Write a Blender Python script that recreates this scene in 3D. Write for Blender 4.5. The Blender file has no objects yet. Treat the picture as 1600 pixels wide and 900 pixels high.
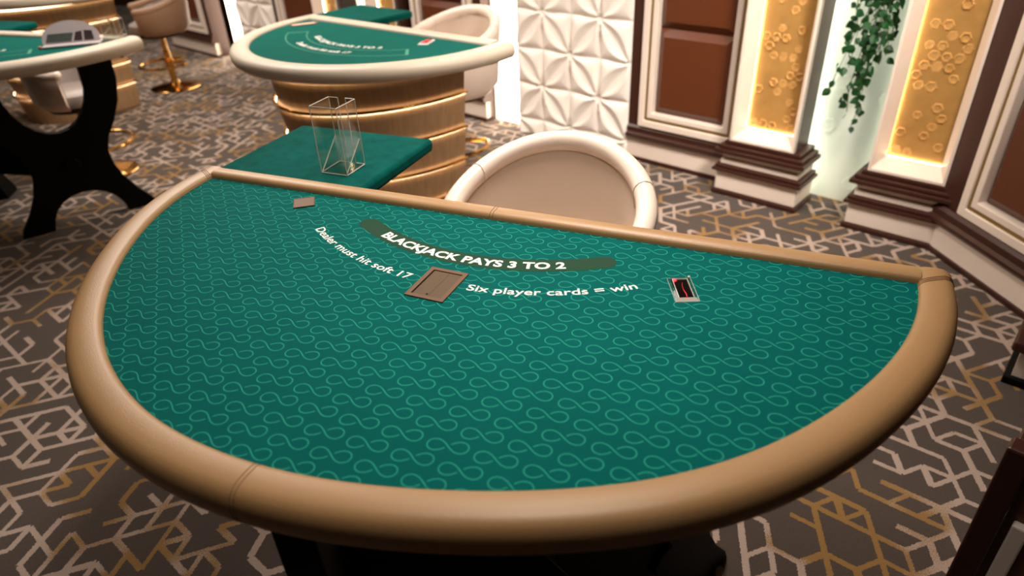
import bpy, bmesh, math, random
from mathutils import Vector, Matrix
random.seed(7)
C = bpy.context.scene.collection
PI = math.pi
R = math.radians

# ------------------------------------------------------------------ camera
cam = bpy.data.cameras.new('camera')
co = bpy.data.objects.new('camera', cam)
C.objects.link(co)
cam.sensor_width = 36.0
cam.lens = 24.0075
cam.clip_start = 0.02
cam.clip_end = 100
# basis measured from the vanishing line of the felt print
ROLL, PITCH = R(-2.602), R(31.977)
fwd = Vector((0, math.cos(PITCH), -math.sin(PITCH)))
up0 = Vector((0, math.sin(PITCH), math.cos(PITCH)))
rt0 = Vector((1, 0, 0))
rt = rt0 * math.cos(ROLL) + up0 * math.sin(ROLL)
up = up0 * math.cos(ROLL) - rt0 * math.sin(ROLL)
M = Matrix((rt, up, -fwd)).transposed().to_4x4()
M.translation = Vector((0, 0, 1.70))
co.matrix_world = M
cam.dof.use_dof = True
cam.dof.focus_distance = 1.55
cam.dof.aperture_fstop = 2.4
bpy.context.scene.camera = co

# ------------------------------------------------------------------ view + world
vs = bpy.context.scene.view_settings
vs.view_transform = 'Standard'
vs.look = 'None'
vs.gamma = 1.0
vs.use_curve_mapping = False
vs.exposure = 0.0
w = bpy.data.worlds.new('world')
bpy.context.scene.world = w
w.use_nodes = True
bg = w.node_tree.nodes['Background']
bg.inputs[0].default_value = (1.0, 0.80, 0.62, 1)
bg.inputs[1].default_value = 0.04
bpy.context.scene.cycles.transparent_max_bounces = 40

# ------------------------------------------------------------------ room lamps and added fill lights
def area(name, loc, size, power, col, target=None, sy=None, spread=180):
    l = bpy.data.lights.new(name, 'AREA')
    l.energy = power
    l.color = col
    l.size = size
    l.spread = R(spread)
    if sy:
        l.shape = 'RECTANGLE'
        l.size_y = sy
    o = bpy.data.objects.new(name, l)
    o.location = loc
    if target is not None:
        dv = Vector(target) - Vector(loc)
        o.rotation_euler = dv.to_track_quat('-Z', 'Y').to_euler()
    C.objects.link(o)
    return o
WARM = (1.0, 0.89, 0.78)
area('table_lamp', (0.10, 1.95, 2.85), 0.45, 11, WARM, (0.05, 1.5, 0.9), spread=100)
area('table_lamp', (0.10, 0.80, 2.85), 0.35, 5.5, WARM, (0.05, 1.05, 0.9), spread=80)
area('unseen_room_light', (-1.8, 4.5, 2.9), 1.4, 104, WARM)
area('unseen_room_light', (1.50, 1.60, 2.55), 0.5, 25, WARM, (0.95, 4.0, 0.55), spread=78)  # added fill without a fixture, brightens the upright wall faces
area('unseen_room_light', (0.35, 2.65, 2.9), 0.5, 24, WARM, (0.45, 2.75, 0), spread=100)  # fill light added over the chair to brighten it
area('unseen_room_light', (-4.2, 7.0, 2.9), 1.6, 70, WARM)
area('unseen_room_light', (-1.7, 1.9, 2.9), 0.8, 4, WARM, (-1.7, 1.9, 0), spread=110)

# ------------------------------------------------------------------ materials
def srgb(r, g, b):
    f = lambda c: (c / 255 / 12.92) if c / 255 <= 0.04045 else ((c / 255 + 0.055) / 1.055) ** 2.4
    return (f(r), f(g), f(b), 1)

def mat(name, col, rough=0.5, metal=0.0, spec=0.5, bump=0, bscale=200, var=0.0, vscale=8, coat=0, sheen=0, stretch=(1, 1, 1)):
    m = bpy.data.materials.new(name)
    m.use_nodes = True
    nt = m.node_tree
    p = nt.nodes['Principled BSDF']
    p.inputs['Base Color'].default_value = col
    p.inputs['Roughness'].default_value = rough
    p.inputs['Metallic'].default_value = metal
    p.inputs['Specular IOR Level'].default_value = spec
    p.inputs['Coat Weight'].default_value = coat
    p.inputs['Sheen Weight'].default_value = sheen
    tc = nt.nodes.new('ShaderNodeTexCoord')
    mp = nt.nodes.new('ShaderNodeMapping')
    mp.inputs['Scale'].default_value = stretch
    nt.links.new(tc.outputs['Object'], mp.inputs[0])
    if var:
        n = nt.nodes.new('ShaderNodeTexNoise')
        n.inputs['Scale'].default_value = vscale
        n.inputs['Detail'].default_value = 5
        nt.links.new(mp.outputs[0], n.inputs['Vector'])
        mx = nt.nodes.new('ShaderNodeMix')
        mx.data_type = 'RGBA'
        mx.inputs['A'].default_value = tuple(c * (1 - var) for c in col[:3]) + (1,)
        mx.inputs['B'].default_value = tuple(min(1, c * (1 + var)) for c in col[:3]) + (1,)
        nt.links.new(n.outputs['Fac'], mx.inputs['Factor'])
        nt.links.new(mx.outputs['Result'], p.inputs['Base Color'])
    if bump:
        n2 = nt.nodes.new('ShaderNodeTexNoise')
        n2.inputs['Scale'].default_value = bscale
        n2.inputs['Detail'].default_value = 3
        nt.links.new(mp.outputs[0], n2.inputs['Vector'])
        b = nt.nodes.new('ShaderNodeBump')
        b.inputs['Strength'].default_value = bump
        b.inputs['Distance'].default_value = 0.002
        nt.links.new(n2.outputs['Fac'], b.inputs['Height'])
        nt.links.new(b.outputs[0], p.inputs['Normal'])
    return m

def emit(name, col, strength):
    m = bpy.data.materials.new(name)
    m.use_nodes = True
    p = m.node_tree.nodes['Principled BSDF']
    p.inputs['Base Color'].default_value = col
    p.inputs['Emission Color'].default_value = col
    p.inputs['Emission Strength'].default_value = strength
    return m

def glass(name, col=(1, 1, 1, 1), rough=0.02, ior=1.45):
    m = bpy.data.materials.new(name)
    m.use_nodes = True
    p = m.node_tree.nodes['Principled BSDF']
    p.inputs['Base Color'].default_value = col
    p.inputs['Roughness'].default_value = rough
    p.inputs['Transmission Weight'].default_value = 1
    p.inputs['IOR'].default_value = ior
    return m

def thin_sheet(name):
    m = bpy.data.materials.new(name); m.use_nodes = True
    nt = m.node_tree
    for n in list(nt.nodes):
        if n.type != 'OUTPUT_MATERIAL': nt.nodes.remove(n)
    out = nt.nodes['Material Output']
    tr = nt.nodes.new('ShaderNodeBsdfTransparent'); tr.inputs[0].default_value = (0.95, 0.96, 0.95, 1)
    gl = nt.nodes.new('ShaderNodeBsdfGlossy'); gl.inputs['Roughness'].default_value = 0.04
    lw = nt.nodes.new('ShaderNodeLayerWeight'); lw.inputs[0].default_value = 0.5
    pw = nt.nodes.new('ShaderNodeMath'); pw.operation = 'POWER'; pw.inputs[1].default_value = 4
    nt.links.new(lw.outputs['Facing'], pw.inputs[0])
    fr = nt.nodes.new('ShaderNodeMath'); fr.operation = 'MULTIPLY_ADD'; fr.inputs[1].default_value = 0.25; fr.inputs[2].default_value = 0.02
    nt.links.new(pw.outputs[0], fr.inputs[0])
    mx = nt.nodes.new('ShaderNodeMixShader')
    nt.links.new(fr.outputs[0], mx.inputs[0]); nt.links.new(tr.outputs[0], mx.inputs[1]); nt.links.new(gl.outputs[0], mx.inputs[2])
    nt.links.new(mx.outputs[0], out.inputs['Surface'])
    return m

class NB:
    """tiny helper for maths in a node tree"""
    def __init__(s, nt): s.nt = nt
    def m(s, op, a, b=None, c=None):
        n = s.nt.nodes.new('ShaderNodeMath'); n.operation = op
        for k, v in enumerate((a, b, c)):
            if v is None: continue
            if isinstance(v, (int, float)): n.inputs[k].default_value = v
            else: s.nt.links.new(v, n.inputs[k])
        return n.outputs[0]
    def mix(s, f, a, b):
        n = s.nt.nodes.new('ShaderNodeMix'); n.data_type = 'RGBA'
        for k, v in (('Factor', f), ('A', a), ('B', b)):
            if isinstance(v, (int, float, tuple)): n.inputs[k].default_value = v
            else: s.nt.links.new(v, n.inputs[k])
        return n.outputs['Result']
    def noise(s, vec, scale, detail=2):
        n = s.nt.nodes.new('ShaderNodeTexNoise')
        n.inputs['Scale'].default_value = scale
        n.inputs['Detail'].default_value = detail
        s.nt.links.new(vec, n.inputs['Vector'])
        return n.outputs['Fac']
    def white(s, x, y, z):
        cb = s.nt.nodes.new('ShaderNodeCombineXYZ')
        for k, v in enumerate((x, y, z)):
            if isinstance(v, (int, float)): cb.inputs[k].default_value = v
            else: s.nt.links.new(v, cb.inputs[k])
        n = s.nt.nodes.new('ShaderNodeTexWhiteNoise'); n.noise_dimensions = '3D'
        s.nt.links.new(cb.outputs[0], n.inputs['Vector'])
        return n.outputs['Value']

def printed_felt():
    """green cloth with a printed lattice of infinity loops (flat print)"""
    m = bpy.data.materials.new('printed_felt'); m.use_nodes = True
    nt = m.node_tree; p = nt.nodes['Principled BSDF']; b = NB(nt)
    tc = nt.nodes.new('ShaderNodeTexCoord'); sp = nt.nodes.new('ShaderNodeSeparateXYZ')
    nt.links.new(tc.outputs['Object'], sp.inputs[0])
    U, H, A = 0.0763, 0.03709, 0.0318
    x = b.m('SUBTRACT', sp.outputs[0], 0.2927); y = b.m('ADD', sp.outputs[1], 0.6998)
    row = b.m('ROUND', b.m('DIVIDE', y, H))
    xs = b.m('SUBTRACT', x, b.m('MULTIPLY', row, -U / 2))
    col = b.m('ROUND', b.m('DIVIDE', xs, U))
    lx = b.m('SUBTRACT', xs, b.m('MULTIPLY', col, U)); ly = b.m('SUBTRACT', y, b.m('MULTIPLY', row, H))
    c, s = math.cos(R(7.7)), math.sin(R(7.7))
    rx = b.m('ADD', b.m('MULTIPLY', lx, c), b.m('MULTIPLY', ly, s))
    ry = b.m('SUBTRACT', b.m('MULTIPLY', ly, c), b.m('MULTIPLY', lx, s))
    rx = b.m('DIVIDE', rx, A); ry = b.m('DIVIDE', ry, A)
    x2 = b.m('MULTIPLY', rx, rx); y2 = b.m('MULTIPLY', ry, ry)
    r2 = b.m('ADD', x2, y2)
    f = b.m('SUBTRACT', b.m('MULTIPLY', r2, r2), b.m('SUBTRACT', x2, y2))
    gx = b.m('MULTIPLY', rx, b.m('SUBTRACT', b.m('MULTIPLY', r2, 4), 2))
    gy = b.m('MULTIPLY', ry, b.m('ADD', b.m('MULTIPLY', r2, 4), 2))
    g = b.m('SQRT', b.m('ADD', b.m('ADD', b.m('MULTIPLY', gx, gx), b.m('MULTIPLY', gy, gy)), 1e-5))
    d = b.m('DIVIDE', b.m('ABSOLUTE', f), g)
    W = 0.025
    mp = nt.nodes.new('ShaderNodeMapRange'); mp.interpolation_type = 'SMOOTHSTEP'
    mp.inputs[1].default_value = W * 1.4; mp.inputs[2].default_value = W * 0.7
    nt.links.new(d, mp.inputs[0])
    line = mp.outputs[0]
    # the rising strand is cut where the falling one passes over it
    rising = b.m('GREATER_THAN', b.m('MULTIPLY', rx, ry), 0.0)
    near = b.m('LESS_THAN', r2, 0.028)
    off = b.m('GREATER_THAN', b.m('ABSOLUTE', b.m('ADD', rx, ry)), W * 1.5)
    cut = b.m('MULTIPLY', b.m('MULTIPLY', rising, near), off)
    line = b.m('MULTIPLY', line, b.m('SUBTRACT', 1.0, cut))
    n1 = b.noise(tc.outputs['Object'], 9, 4)
    n2 = b.noise(tc.outputs['Object'], 900, 2)
    base = b.mix(n1, (0.0004, 0.082, 0.074, 1), (0.0006, 0.108, 0.098, 1))
    base = b.mix(b.m('MULTIPLY', n2, 0.35), base, (0.0004, 0.042, 0.038, 1))
    out = b.mix(b.m('MULTIPLY', line, 0.9), base, (0.022, 0.29, 0.205, 1))
    nt.links.new(out, p.inputs['Base Color'])
    p.inputs['Roughness'].default_value = 0.8
    p.inputs['Specular IOR Level'].default_value = 0.04
    bp = nt.nodes.new('ShaderNodeBump'); bp.inputs['Strength'].default_value = 0.15; bp.inputs['Distance'].default_value = 0.0008
    nt.links.new(n2, bp.inputs['Height']); nt.links.new(bp.outputs[0], p.inputs['Normal'])
    return m

def carpet():
    """woven lattice of broken hexagon lines, cream and ochre on charcoal"""
    m = bpy.data.materials.new('patterned_carpet'); m.use_nodes = True
    nt = m.node_tree; p = nt.nodes['Principled BSDF']; b = NB(nt)
    tc = nt.nodes.new('ShaderNodeTexCoord')
    wob = nt.nodes.new('ShaderNodeTexNoise'); wob.inputs['Scale'].default_value = 160
    nt.links.new(tc.outputs['Object'], wob.inputs['Vector'])
    vm = nt.nodes.new('ShaderNodeVectorMath'); vm.operation = 'MULTIPLY_ADD'
    nt.links.new(wob.outputs['Color'], vm.inputs[0]); vm.inputs[1].default_value = (.009, .009, 0)
    nt.links.new(tc.outputs['Object'], vm.inputs[2])
    sp = nt.nodes.new('ShaderNodeSeparateXYZ'); nt.links.new(vm.outputs[0], sp.inputs[0])
    X, Y = sp.outputs[0], sp.outputs[1]
    L = 0.086; h = L * math.sqrt(3) / 2
    total = None
    for k in range(3):
        a = R(18.5 + 60 * k)
        t = b.m('ADD', b.m('MULTIPLY', X, math.cos(a)), b.m('MULTIPLY', Y, math.sin(a)))
        nn = b.m('SUBTRACT', b.m('MULTIPLY', Y, math.cos(a)), b.m('MULTIPLY', X, math.sin(a)))
        cq = b.m('DIVIDE', nn, h); ci = b.m('ROUND', cq)
        dist = b.m('MULTIPLY', b.m('ABSOLUTE', b.m('SUBTRACT', cq, ci)), h)
        sgn = 0.5 if k == 1 else -0.5
        seg = b.m('FLOOR', b.m('ADD', b.m('DIVIDE', t, L), b.m('MULTIPLY', ci, sgn)))
        if k == 0: r, want = b.m('SUBTRACT', seg, ci), 1
        elif k == 1: r, want = b.m('SUBTRACT', b.m('MULTIPLY', ci, -1), seg), 2
        else: r, want = b.m('SUBTRACT', seg, ci), 1
        r = b.m('FLOORED_MODULO', r, 3.0)
        honey = b.m('LESS_THAN', b.m('ABSOLUTE', b.m('SUBTRACT', r, want)), 0.5)
        thr = b.m('ADD', 0.35, b.m('MULTIPLY', honey, 0.36))
        on = b.m('LESS_THAN', b.white(ci, seg, k * 7 + 1.5), thr)
        wd = b.m('ADD', 0.0072, b.m('MULTIPLY', b.white(ci, k * 3 + 2.5, 9.5), 0.0042))
        ln = b.m('MULTIPLY', b.m('LESS_THAN', dist, wd), on)
        total = ln if total is None else b.m('MAXIMUM', total, ln)
    big = b.noise(tc.outputs['Object'], 2.6, 2)
    fine = b.noise(tc.outputs['Object'], 300, 2)
    sel = b.m('ADD', big, b.m('MULTIPLY', b.m('SUBTRACT', fine, 0.5), 0.22))
    mr = nt.nodes.new('ShaderNodeMapRange'); mr.inputs[1].default_value = 0.455; mr.inputs[2].default_value = 0.495
    nt.links.new(sel, mr.inputs[0])
    colr = b.mix(mr.outputs[0], srgb(146, 110, 62), srgb(178, 157, 144))
    ground = b.mix(fine, srgb(60, 51, 46), srgb(92, 80, 73))
    out = b.mix(total, ground, colr)
    out = b.mix(b.m('MULTIPLY', fine, 0.3), out, (0.02, 0.015, 0.012, 1))
    nt.links.new(out, p.inputs['Base Color'])
    p.inputs['Roughness'].default_value = 0.95
    p.inputs['Sheen Weight'].default_value = 0.15
    p.inputs['Sheen Roughness'].default_value = 0.5
    p.inputs['Specular IOR Level'].default_value = 0.1
    bp = nt.nodes.new('ShaderNodeBump'); bp.inputs['Strength'].default_value = 0.6; bp.inputs['Distance'].default_value = 0.004
    nt.links.new(b.m('ADD', fine, b.m('MULTIPLY', total, 0.8)), bp.inputs['Height']); nt.links.new(bp.outputs[0], p.inputs['Normal'])
    return m

M_FELT = printed_felt()
M_CARPET = carpet()
M_PLAIN = mat('plain_green_felt', (0.001, 0.095, 0.078, 1), 0.85, spec=0.05, var=0.12, vscale=12, bump=0.2, bscale=700)
M_VELVET = mat('green_velvet', (0.0008, 0.07, 0.06, 1), 0.85, spec=0.04, var=0.5, vscale=26, bump=0.3, bscale=300)
M_TAN = mat('bronze_leather', srgb(158, 122, 82), 0.40, spec=0.5, bump=0.25, bscale=420, var=0.05, vscale=6)
M_TANSEAM = mat('bronze_thread', srgb(110, 78, 52), 0.7)
M_CREAM = mat('cream_leather', srgb(196, 182, 164), 0.45, bump=0.2, bscale=420, var=0.04)
M_CHAIR = mat('pearl_leather', srgb(228, 210, 196), 0.33, spec=0.5, bump=0.1, bscale=300, var=0.03)
M_CHAIRIN = mat('greige_upholstery', srgb(206, 185, 167), 0.5, bump=0.3, bscale=600, var=0.05)
M_SEATGREY = mat('grey_seat_leather', srgb(150, 138, 132), 0.4, bump=0.15)
M_WOOD = mat('grained_oak_veneer', srgb(160, 126, 90), 0.55, var=0.35, vscale=60, stretch=(1, 1, 0.03), spec=0.5)
M_GOLD = mat('polished_gold', srgb(214, 164, 92), 0.16, metal=1)
M_GOLDP = mat('hammered_gold_leaf', srgb(208, 160, 92), 0.38, metal=0.45, bump=0.8, bscale=38, var=0.2, vscale=14)
M_GOLDLINE = mat('antique_gold_bead', srgb(150, 124, 70), 0.4, metal=0.6)
M_BRONZE = mat('brushed_bronze', srgb(98, 68, 46), 0.55, spec=0.3, var=0.06, vscale=300)
M_BRONZED = mat('brushed_bronze_inset', srgb(80, 62, 40), 0.6, spec=0.3)
M_BLACK = mat('black_lacquer', (0.0025, 0.0025, 0.0026, 1), 0.55, spec=0.1)
M_BROWN = mat('chocolate_lacquer', srgb(92, 46, 22), 0.38, spec=0.5)
M_BROWNF = mat('chocolate_frame_lacquer', srgb(58, 30, 22), 0.38, spec=0.4)
M_WHITE = mat('pale_lacquer', srgb(230, 214, 201), 0.4, spec=0.45)
M_RELIEF = mat('white_relief_plaster', srgb(244, 236, 228), 0.5)
M_NICHE = mat('pale_green_niche_plaster', srgb(228, 234, 222), 0.45, bump=0.2, bscale=30)
M_LEAF = mat('glossy_leaf', (0.0035, 0.055, 0.008, 1), 0.45, var=0.7, vscale=30)
M_STEM = mat('vine_stem', srgb(52, 74, 30), 0.6)
M_INK = mat('white_ink', srgb(228, 230, 222), 0.7, spec=0.2)
M_INKGHOST = mat('pale_green_ink', srgb(80, 140, 120), 0.8, spec=0.05)
M_BAND = mat('olive_bronze_ink', srgb(38, 66, 50), 0.8, spec=0.05, var=0.12, vscale=400)
M_ACRYL = thin_sheet('clear_acrylic')
M_ACRYLE = mat('frosted_acrylic_edge', srgb(196, 186, 176), 0.25, spec=0.6)
M_SMOKE = mat('black_glass', (0.004, 0.003, 0.003, 1), 0.08, spec=0.6)
M_RED = emit('red_led', (1.0, 0.02, 0.03, 1), 6)
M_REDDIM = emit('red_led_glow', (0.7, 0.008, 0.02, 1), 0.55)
M_LED = emit('warm_led', (1.0, 0.80, 0.55, 1), 15)
M_LEDW = emit('warm_white_led', (1.0, 0.84, 0.64, 1), 9)
M_LEDP = emit('amber_led', (1.0, 0.76, 0.46, 1), 10)
M_LEDG = emit('green_white_led', (0.93, 1.0, 0.84, 1), 15)
M_PAPER = mat('pale_plastic', srgb(196, 186, 190), 0.3)
M_CHART = mat('printed_chart', srgb(74, 84, 80), 0.5, var=0.5, vscale=90)
M_PHOTO = mat('printed_photo', srgb(60, 46, 52), 0.4, var=0.9, vscale=60)
M_CEIL = mat('ceiling_paint', srgb(150, 132, 116), 0.8)

# ------------------------------------------------------------------ object helpers
def tag(o, label=None, cat=None, group=None, kind=None):
    if label: o['label'] = label
    if cat: o['category'] = cat
    if group: o['group'] = group
    if kind: o['kind'] = kind
    return o

def empty(name, label, cat, loc=(0, 0, 0), rz=0.0, group=None):
    o = bpy.data.objects.new(name, None)
    o.empty_display_size = 0.1
    o.location = loc
    o.rotation_euler = (0, 0, rz)
    C.objects.link(o)
    return tag(o, label, cat, group)

class MB:
    def __init__(s): s.v = []; s.f = []
    def add(s, vs, fs):
        n = len(s.v); s.v += [tuple(x) for x in vs]; s.f += [tuple(n + i for i in q) for q in fs]; return s
    def box(s, x0, x1, y0, y1, z0, z1):
        return s.add([(x0, y0, z0), (x1, y0, z0), (x1, y1, z0), (x0, y1, z0), (x0, y0, z1), (x1, y0, z1), (x1, y1, z1), (x0, y1, z1)],
                     [(0, 3, 2, 1), (4, 5, 6, 7), (0, 1, 5, 4), (1, 2, 6, 5), (2, 3, 7, 6), (3, 0, 4, 7)])
    def frustum(s, x0, x1, z0, z1, y0, y1, ins):
        """raised panel: back rectangle at y0, front rectangle inset at y1"""
        return s.add([(x0, y0, z0), (x1, y0, z0), (x1, y0, z1), (x0, y0, z1), (x0 + ins, y1, z0 + ins), (x1 - ins, y1, z0 + ins), (x1 - ins, y1, z1 - ins), (x0 + ins, y1, z1 - ins)],
                     [(0, 1, 5, 4), (1, 2, 6, 5), (2, 3, 7, 6), (3, 0, 4, 7), (4, 5, 6, 7)])
    def ring(s, x0, x1, z0, z1, wdt, y0, y1):
        """upright rectangular frame with mitred corners, y0 back, y1 front"""
        o = [(x0, z0), (x1, z0), (x1, z1), (x0, z1)]; i = [(x0 + wdt, z0 + wdt), (x1 - wdt, z0 + wdt), (x1 - wdt, z1 - wdt), (x0 + wdt, z1 - wdt)]
        vs = [(a, y1, c) for a, c in o] + [(a, y1, c) for a, c in i] + [(a, y0, c) for a, c in o] + [(a, y0, c) for a, c in i]
        fs = []
        for k in range(4):
            j = (k + 1) % 4
            fs += [(k, j, 4 + j, 4 + k), (8 + k, 8 + j, j, k), (4 + k, 4 + j, 12 + j, 12 + k)]
        return s.add(vs, fs)
    def lathe(s, prof, seg=24, cx=0, cy=0, cap=True):
        n = len(prof); vs = []; fs = []
        for k in range(seg):
            a = 2 * PI * k / seg
            vs += [(cx + r * math.cos(a), cy + r * math.sin(a), z) for r, z in prof]
        for k in range(seg):
            j = (k + 1) % seg
            for q in range(n - 1): fs.append((k * n + q, j * n + q, j * n + q + 1, k * n + q + 1))
        if cap:
            fs.append(tuple(k * n for k in range(seg))[::-1]); fs.append(tuple(k * n + n - 1 for k in range(seg)))
        return s.add(vs, fs)
    def tube(s, pts, r, seg=8, closed=False):
        pts = [Vector(p) for p in pts]; n = len(pts); vs = []; fs = []
        for k, p in enumerate(pts):
            a = pts[(k - 1) % n] if (closed or k > 0) else p
            c = pts[(k + 1) % n] if (closed or k < n - 1) else p
            t = (c - a).normalized()
            u = t.cross(Vector((0, 0, 1)))
            if u.length < 1e-3: u = t.cross(Vector((1, 0, 0)))
            u.normalize(); w_ = t.cross(u)
            rr = r[k] if isinstance(r, (list, tuple)) else r
            vs += [p + u * rr * math.cos(2 * PI * q / seg) + w_ * rr * math.sin(2 * PI * q / seg) for q in range(seg)]
        for k in range(n if closed else n - 1):
            j = (k + 1) % n
            for q in range(seg): fs.append((k * seg + q, k * seg + (q + 1) % seg, j * seg + (q + 1) % seg, j * seg + q))
        if not closed: fs += [tuple(range(seg))[::-1], tuple((n - 1) * seg + q for q in range(seg))]
        return s.add(vs, fs)
    def sweep(s, frames, prof, cap=True):
        """frames: list of (origin xy, outward normal xy); prof: closed list of (r, z)"""
        n = len(prof); vs = []; fs = []
        for (ox, oy), (nx, ny) in frames:
            vs += [(ox + nx * r, oy + ny * r, z) for r, z in prof]
        for k in range(len(frames) - 1):
            for q in range(n): fs.append((k * n + q, k * n + (q + 1) % n, (k + 1) * n + (q + 1) % n, (k + 1) * n + q))
        if cap: fs += [tuple(range(n))[::-1], tuple((len(frames) - 1) * n + q for q in range(n))]
        return s.add(vs, fs)
    def prism(s, poly, axis_pts):
        """extrude a polygon between two 3D mappings"""
        n = len(poly); a, c = axis_pts
        return s.add([a(p) for p in poly] + [c(p) for p in poly],
                     [tuple(range(n))[::-1], tuple(range(n, 2 * n))] + [(k, (k + 1) % n, n + (k + 1) % n, n + k) for k in range(n)])
    def mesh(s, name, m, smooth=False, angle=40):
        me = bpy.data.meshes.new(name)
        me.from_pydata(s.v, [], s.f)
        bm = bmesh.new(); bm.from_mesh(me)
        bmesh.ops.recalc_face_normals(bm, faces=bm.faces)
        if smooth:
            for f in bm.faces: f.smooth = True
            for e in bm.edges:
                if len(e.link_faces) == 2 and e.calc_face_angle(0) > R(angle): e.smooth = False
        bm.to_mesh(me); bm.free()
        if m: me.materials.append(m)
        return me
    def build(s, name, m, parent=None, smooth=False, bevel=0, angle=40):
        o = bpy.data.objects.new(name, s.mesh(name, m, smooth, angle))
        C.objects.link(o)
        if parent: o.parent = parent
        if bevel:
            md = o.modifiers.new('bevel', 'BEVEL'); md.width = bevel; md.segments = 2; md.limit_method = 'ANGLE'; md.angle_limit = R(40)
        return o

def inst(name, me, parent, loc=(0, 0, 0), rot=(0, 0, 0), sc=(1, 1, 1)):
    o = bpy.data.objects.new(name, me)
    C.objects.link(o)
    o.parent = parent
    o.location = loc; o.rotation_euler = rot; o.scale = sc
    return o

def arc_text(body, r, cy, a_mid, size, m, parent, z, name='printed_lettering', bold=0.0, span=None, label=None):
    """one line of lettering bent around (0, cy); tops point to the centre"""
    cu = bpy.data.curves.new(name, 'FONT')
    cu.body = body; cu.size = size; cu.offset = bold; cu.align_x = 'CENTER'; cu.resolution_u = 4
    o = bpy.data.objects.new(name, cu)
    C.objects.link(o)
    bpy.context.view_layer.update()
    dg = bpy.context.evaluated_depsgraph_get()
    me = bpy.data.meshes.new_from_object(o.evaluated_get(dg))
    bpy.data.objects.remove(o)
    xs = [v.co.x for v in me.vertices]
    x0, x1 = min(xs), max(xs)
    k = (span * r) / (x1 - x0) if span else 1.0
    for v in me.vertices:
        x = (v.co.x - (x0 + x1) / 2) * k
        th = x / r + a_mid
        rr = r - v.co.y
        v.co = Vector((rr * math.sin(th), cy - rr * math.cos(th), z))
    me.materials.clear(); me.materials.append(m)
    ob = bpy.data.objects.new(name, me)
    C.objects.link(ob); ob.parent = parent
    if label: ob['label'] = label
    return ob

# ------------------------------------------------------------------ setting
FZ = 0.98            # felt height of the tables
fl = MB().add([(-12, -3, 0), (5, -3, 0), (5, 12, 0), (-12, 12, 0)], [(0, 1, 2, 3)]).build('floor', M_CARPET)
tag(fl, 'charcoal carpet woven with broken cream and ochre hexagon lines', None, kind='structure')

WA = R(-43.0)        # direction of the back wall
E_ = Vector((math.cos(WA), math.sin(WA), 0)); N_ = Vector((E_.y, -E_.x, 0))   # along the wall / towards the room
def wall_pt(s, d=-3.69): return E_ * s + N_ * d
WH = 2.9
wb = empty('wall_back', 'panelled back wall behind the gaming tables', None)
wb['kind'] = 'structure'
wb.location = wall_pt(0); wb.rotation_euler = (0, 0, WA)
MB().box(-9.5, -0.4, 0.22, 0.32, 0, WH).build('wall_core', M_BROWNF, wb)

def wall_thing(name, label, cat, s, y=0.0, group=None):
    p = wall_pt(s, -3.69 - y)
    return empty(name, label, cat, p, WA, group)

def base_run(t, x0, x1, yf, foot=True):
    """skirting under a panel: dark foot, pale board, dark moulded cap"""
    MB().box(x0, x1, yf - 0.012, yf + 0.05, 0, 0.026).build('foot_strip', M_BROWNF, t, bevel=0.004)
    MB().box(x0, x1, yf, yf + 0.05, 0.026, 0.146).build('skirting_board', M_WHITE, t)
    pr = [(0.04, 0.146), (-0.012, 0.146), (-0.03, 0.165), (-0.03, 0.18), (-0.014, 0.192), (-0.014, 0.222), (0.0, 0.238), (0.04, 0.238)]
    MB().prism(pr, (lambda p: (x0, yf + p[0], p[1]), lambda p: (x1, yf + p[0], p[1]))).build('cap_moulding', M_BROWNF, t)

def wall_panel(label, s0, s1, lstile, rstile, root=None, yf=0.0):
    w_ = s1 - s0
    t = root or wall_thing('wall_panel', label, 'panel', s0, 0, 'framed chocolate wall panels')
    base_run(t, 0, w_, yf)
    MB().box(0, w_, yf + 0.03, yf + 0.16, 0.0, WH).build('backing_board', M_BROWNF, t)
    a, b_ = lstile, w_ - rstile
    if lstile > 0.01: MB().box(0, a, yf - 0.005, yf + 0.03, 0.238, WH).build('stile', M_BROWNF, t, bevel=0.004)
    if rstile > 0.01: MB().box(b_, w_, yf - 0.005, yf + 0.03, 0.238, WH).build('stile', M_BROWNF, t, bevel=0.004)
    MB().ring(a, b_, 0.24, WH - 0.1, 0.042, yf + 0.03, yf - 0.022).build('outer_moulding', M_WHITE, t, bevel=0.005)
    MB().ring(a + 0.042, b_ - 0.042, 0.282, WH - 0.142, 0.018, yf + 0.03, yf - 0.012).build('gold_bead', M_GOLDLINE, t)
    MB().ring(a + 0.06, b_ - 0.06, 0.30, WH - 0.16, 0.034, yf + 0.03, yf - 0.018).build('inner_moulding', M_WHITE, t, bevel=0.005)
    x0, x1 = a + 0.094, b_ - 0.094
    for z0, z1 in ((0.334, 0.835), (0.838, WH - 0.2)):
        MB().frustum(x0, x1, z0, z1, yf + 0.029, yf - 0.004, 0.042).build('raised_panel', M_BROWN, t)
    return t

hexm = None
def hex_mesh():
    vs = []; fs = []
    rad = [(1.0, 0.0), (0.86, -0.55), (0.66, -0.6), (0.5, -0.15)]
    for r, y in rad:
        vs += [(r * math.cos(PI / 3 * k), y, r * math.sin(PI / 3 * k)) for k in range(6)]
    for q in range(3):
        for k in range(6): fs.append((q * 6 + k, q * 6 + (k + 1) % 6, (q + 1) * 6 + (k + 1) % 6, (q + 1) * 6 + k))
    fs.append(tuple(18 + k for k in range(6)))
    return MB().add(vs, fs)
hexm = hex_mesh().mesh('hexagon_boss', M_GOLDP)
hexw = hex_mesh().mesh('hexagon_relief', M_NICHE)

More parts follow.
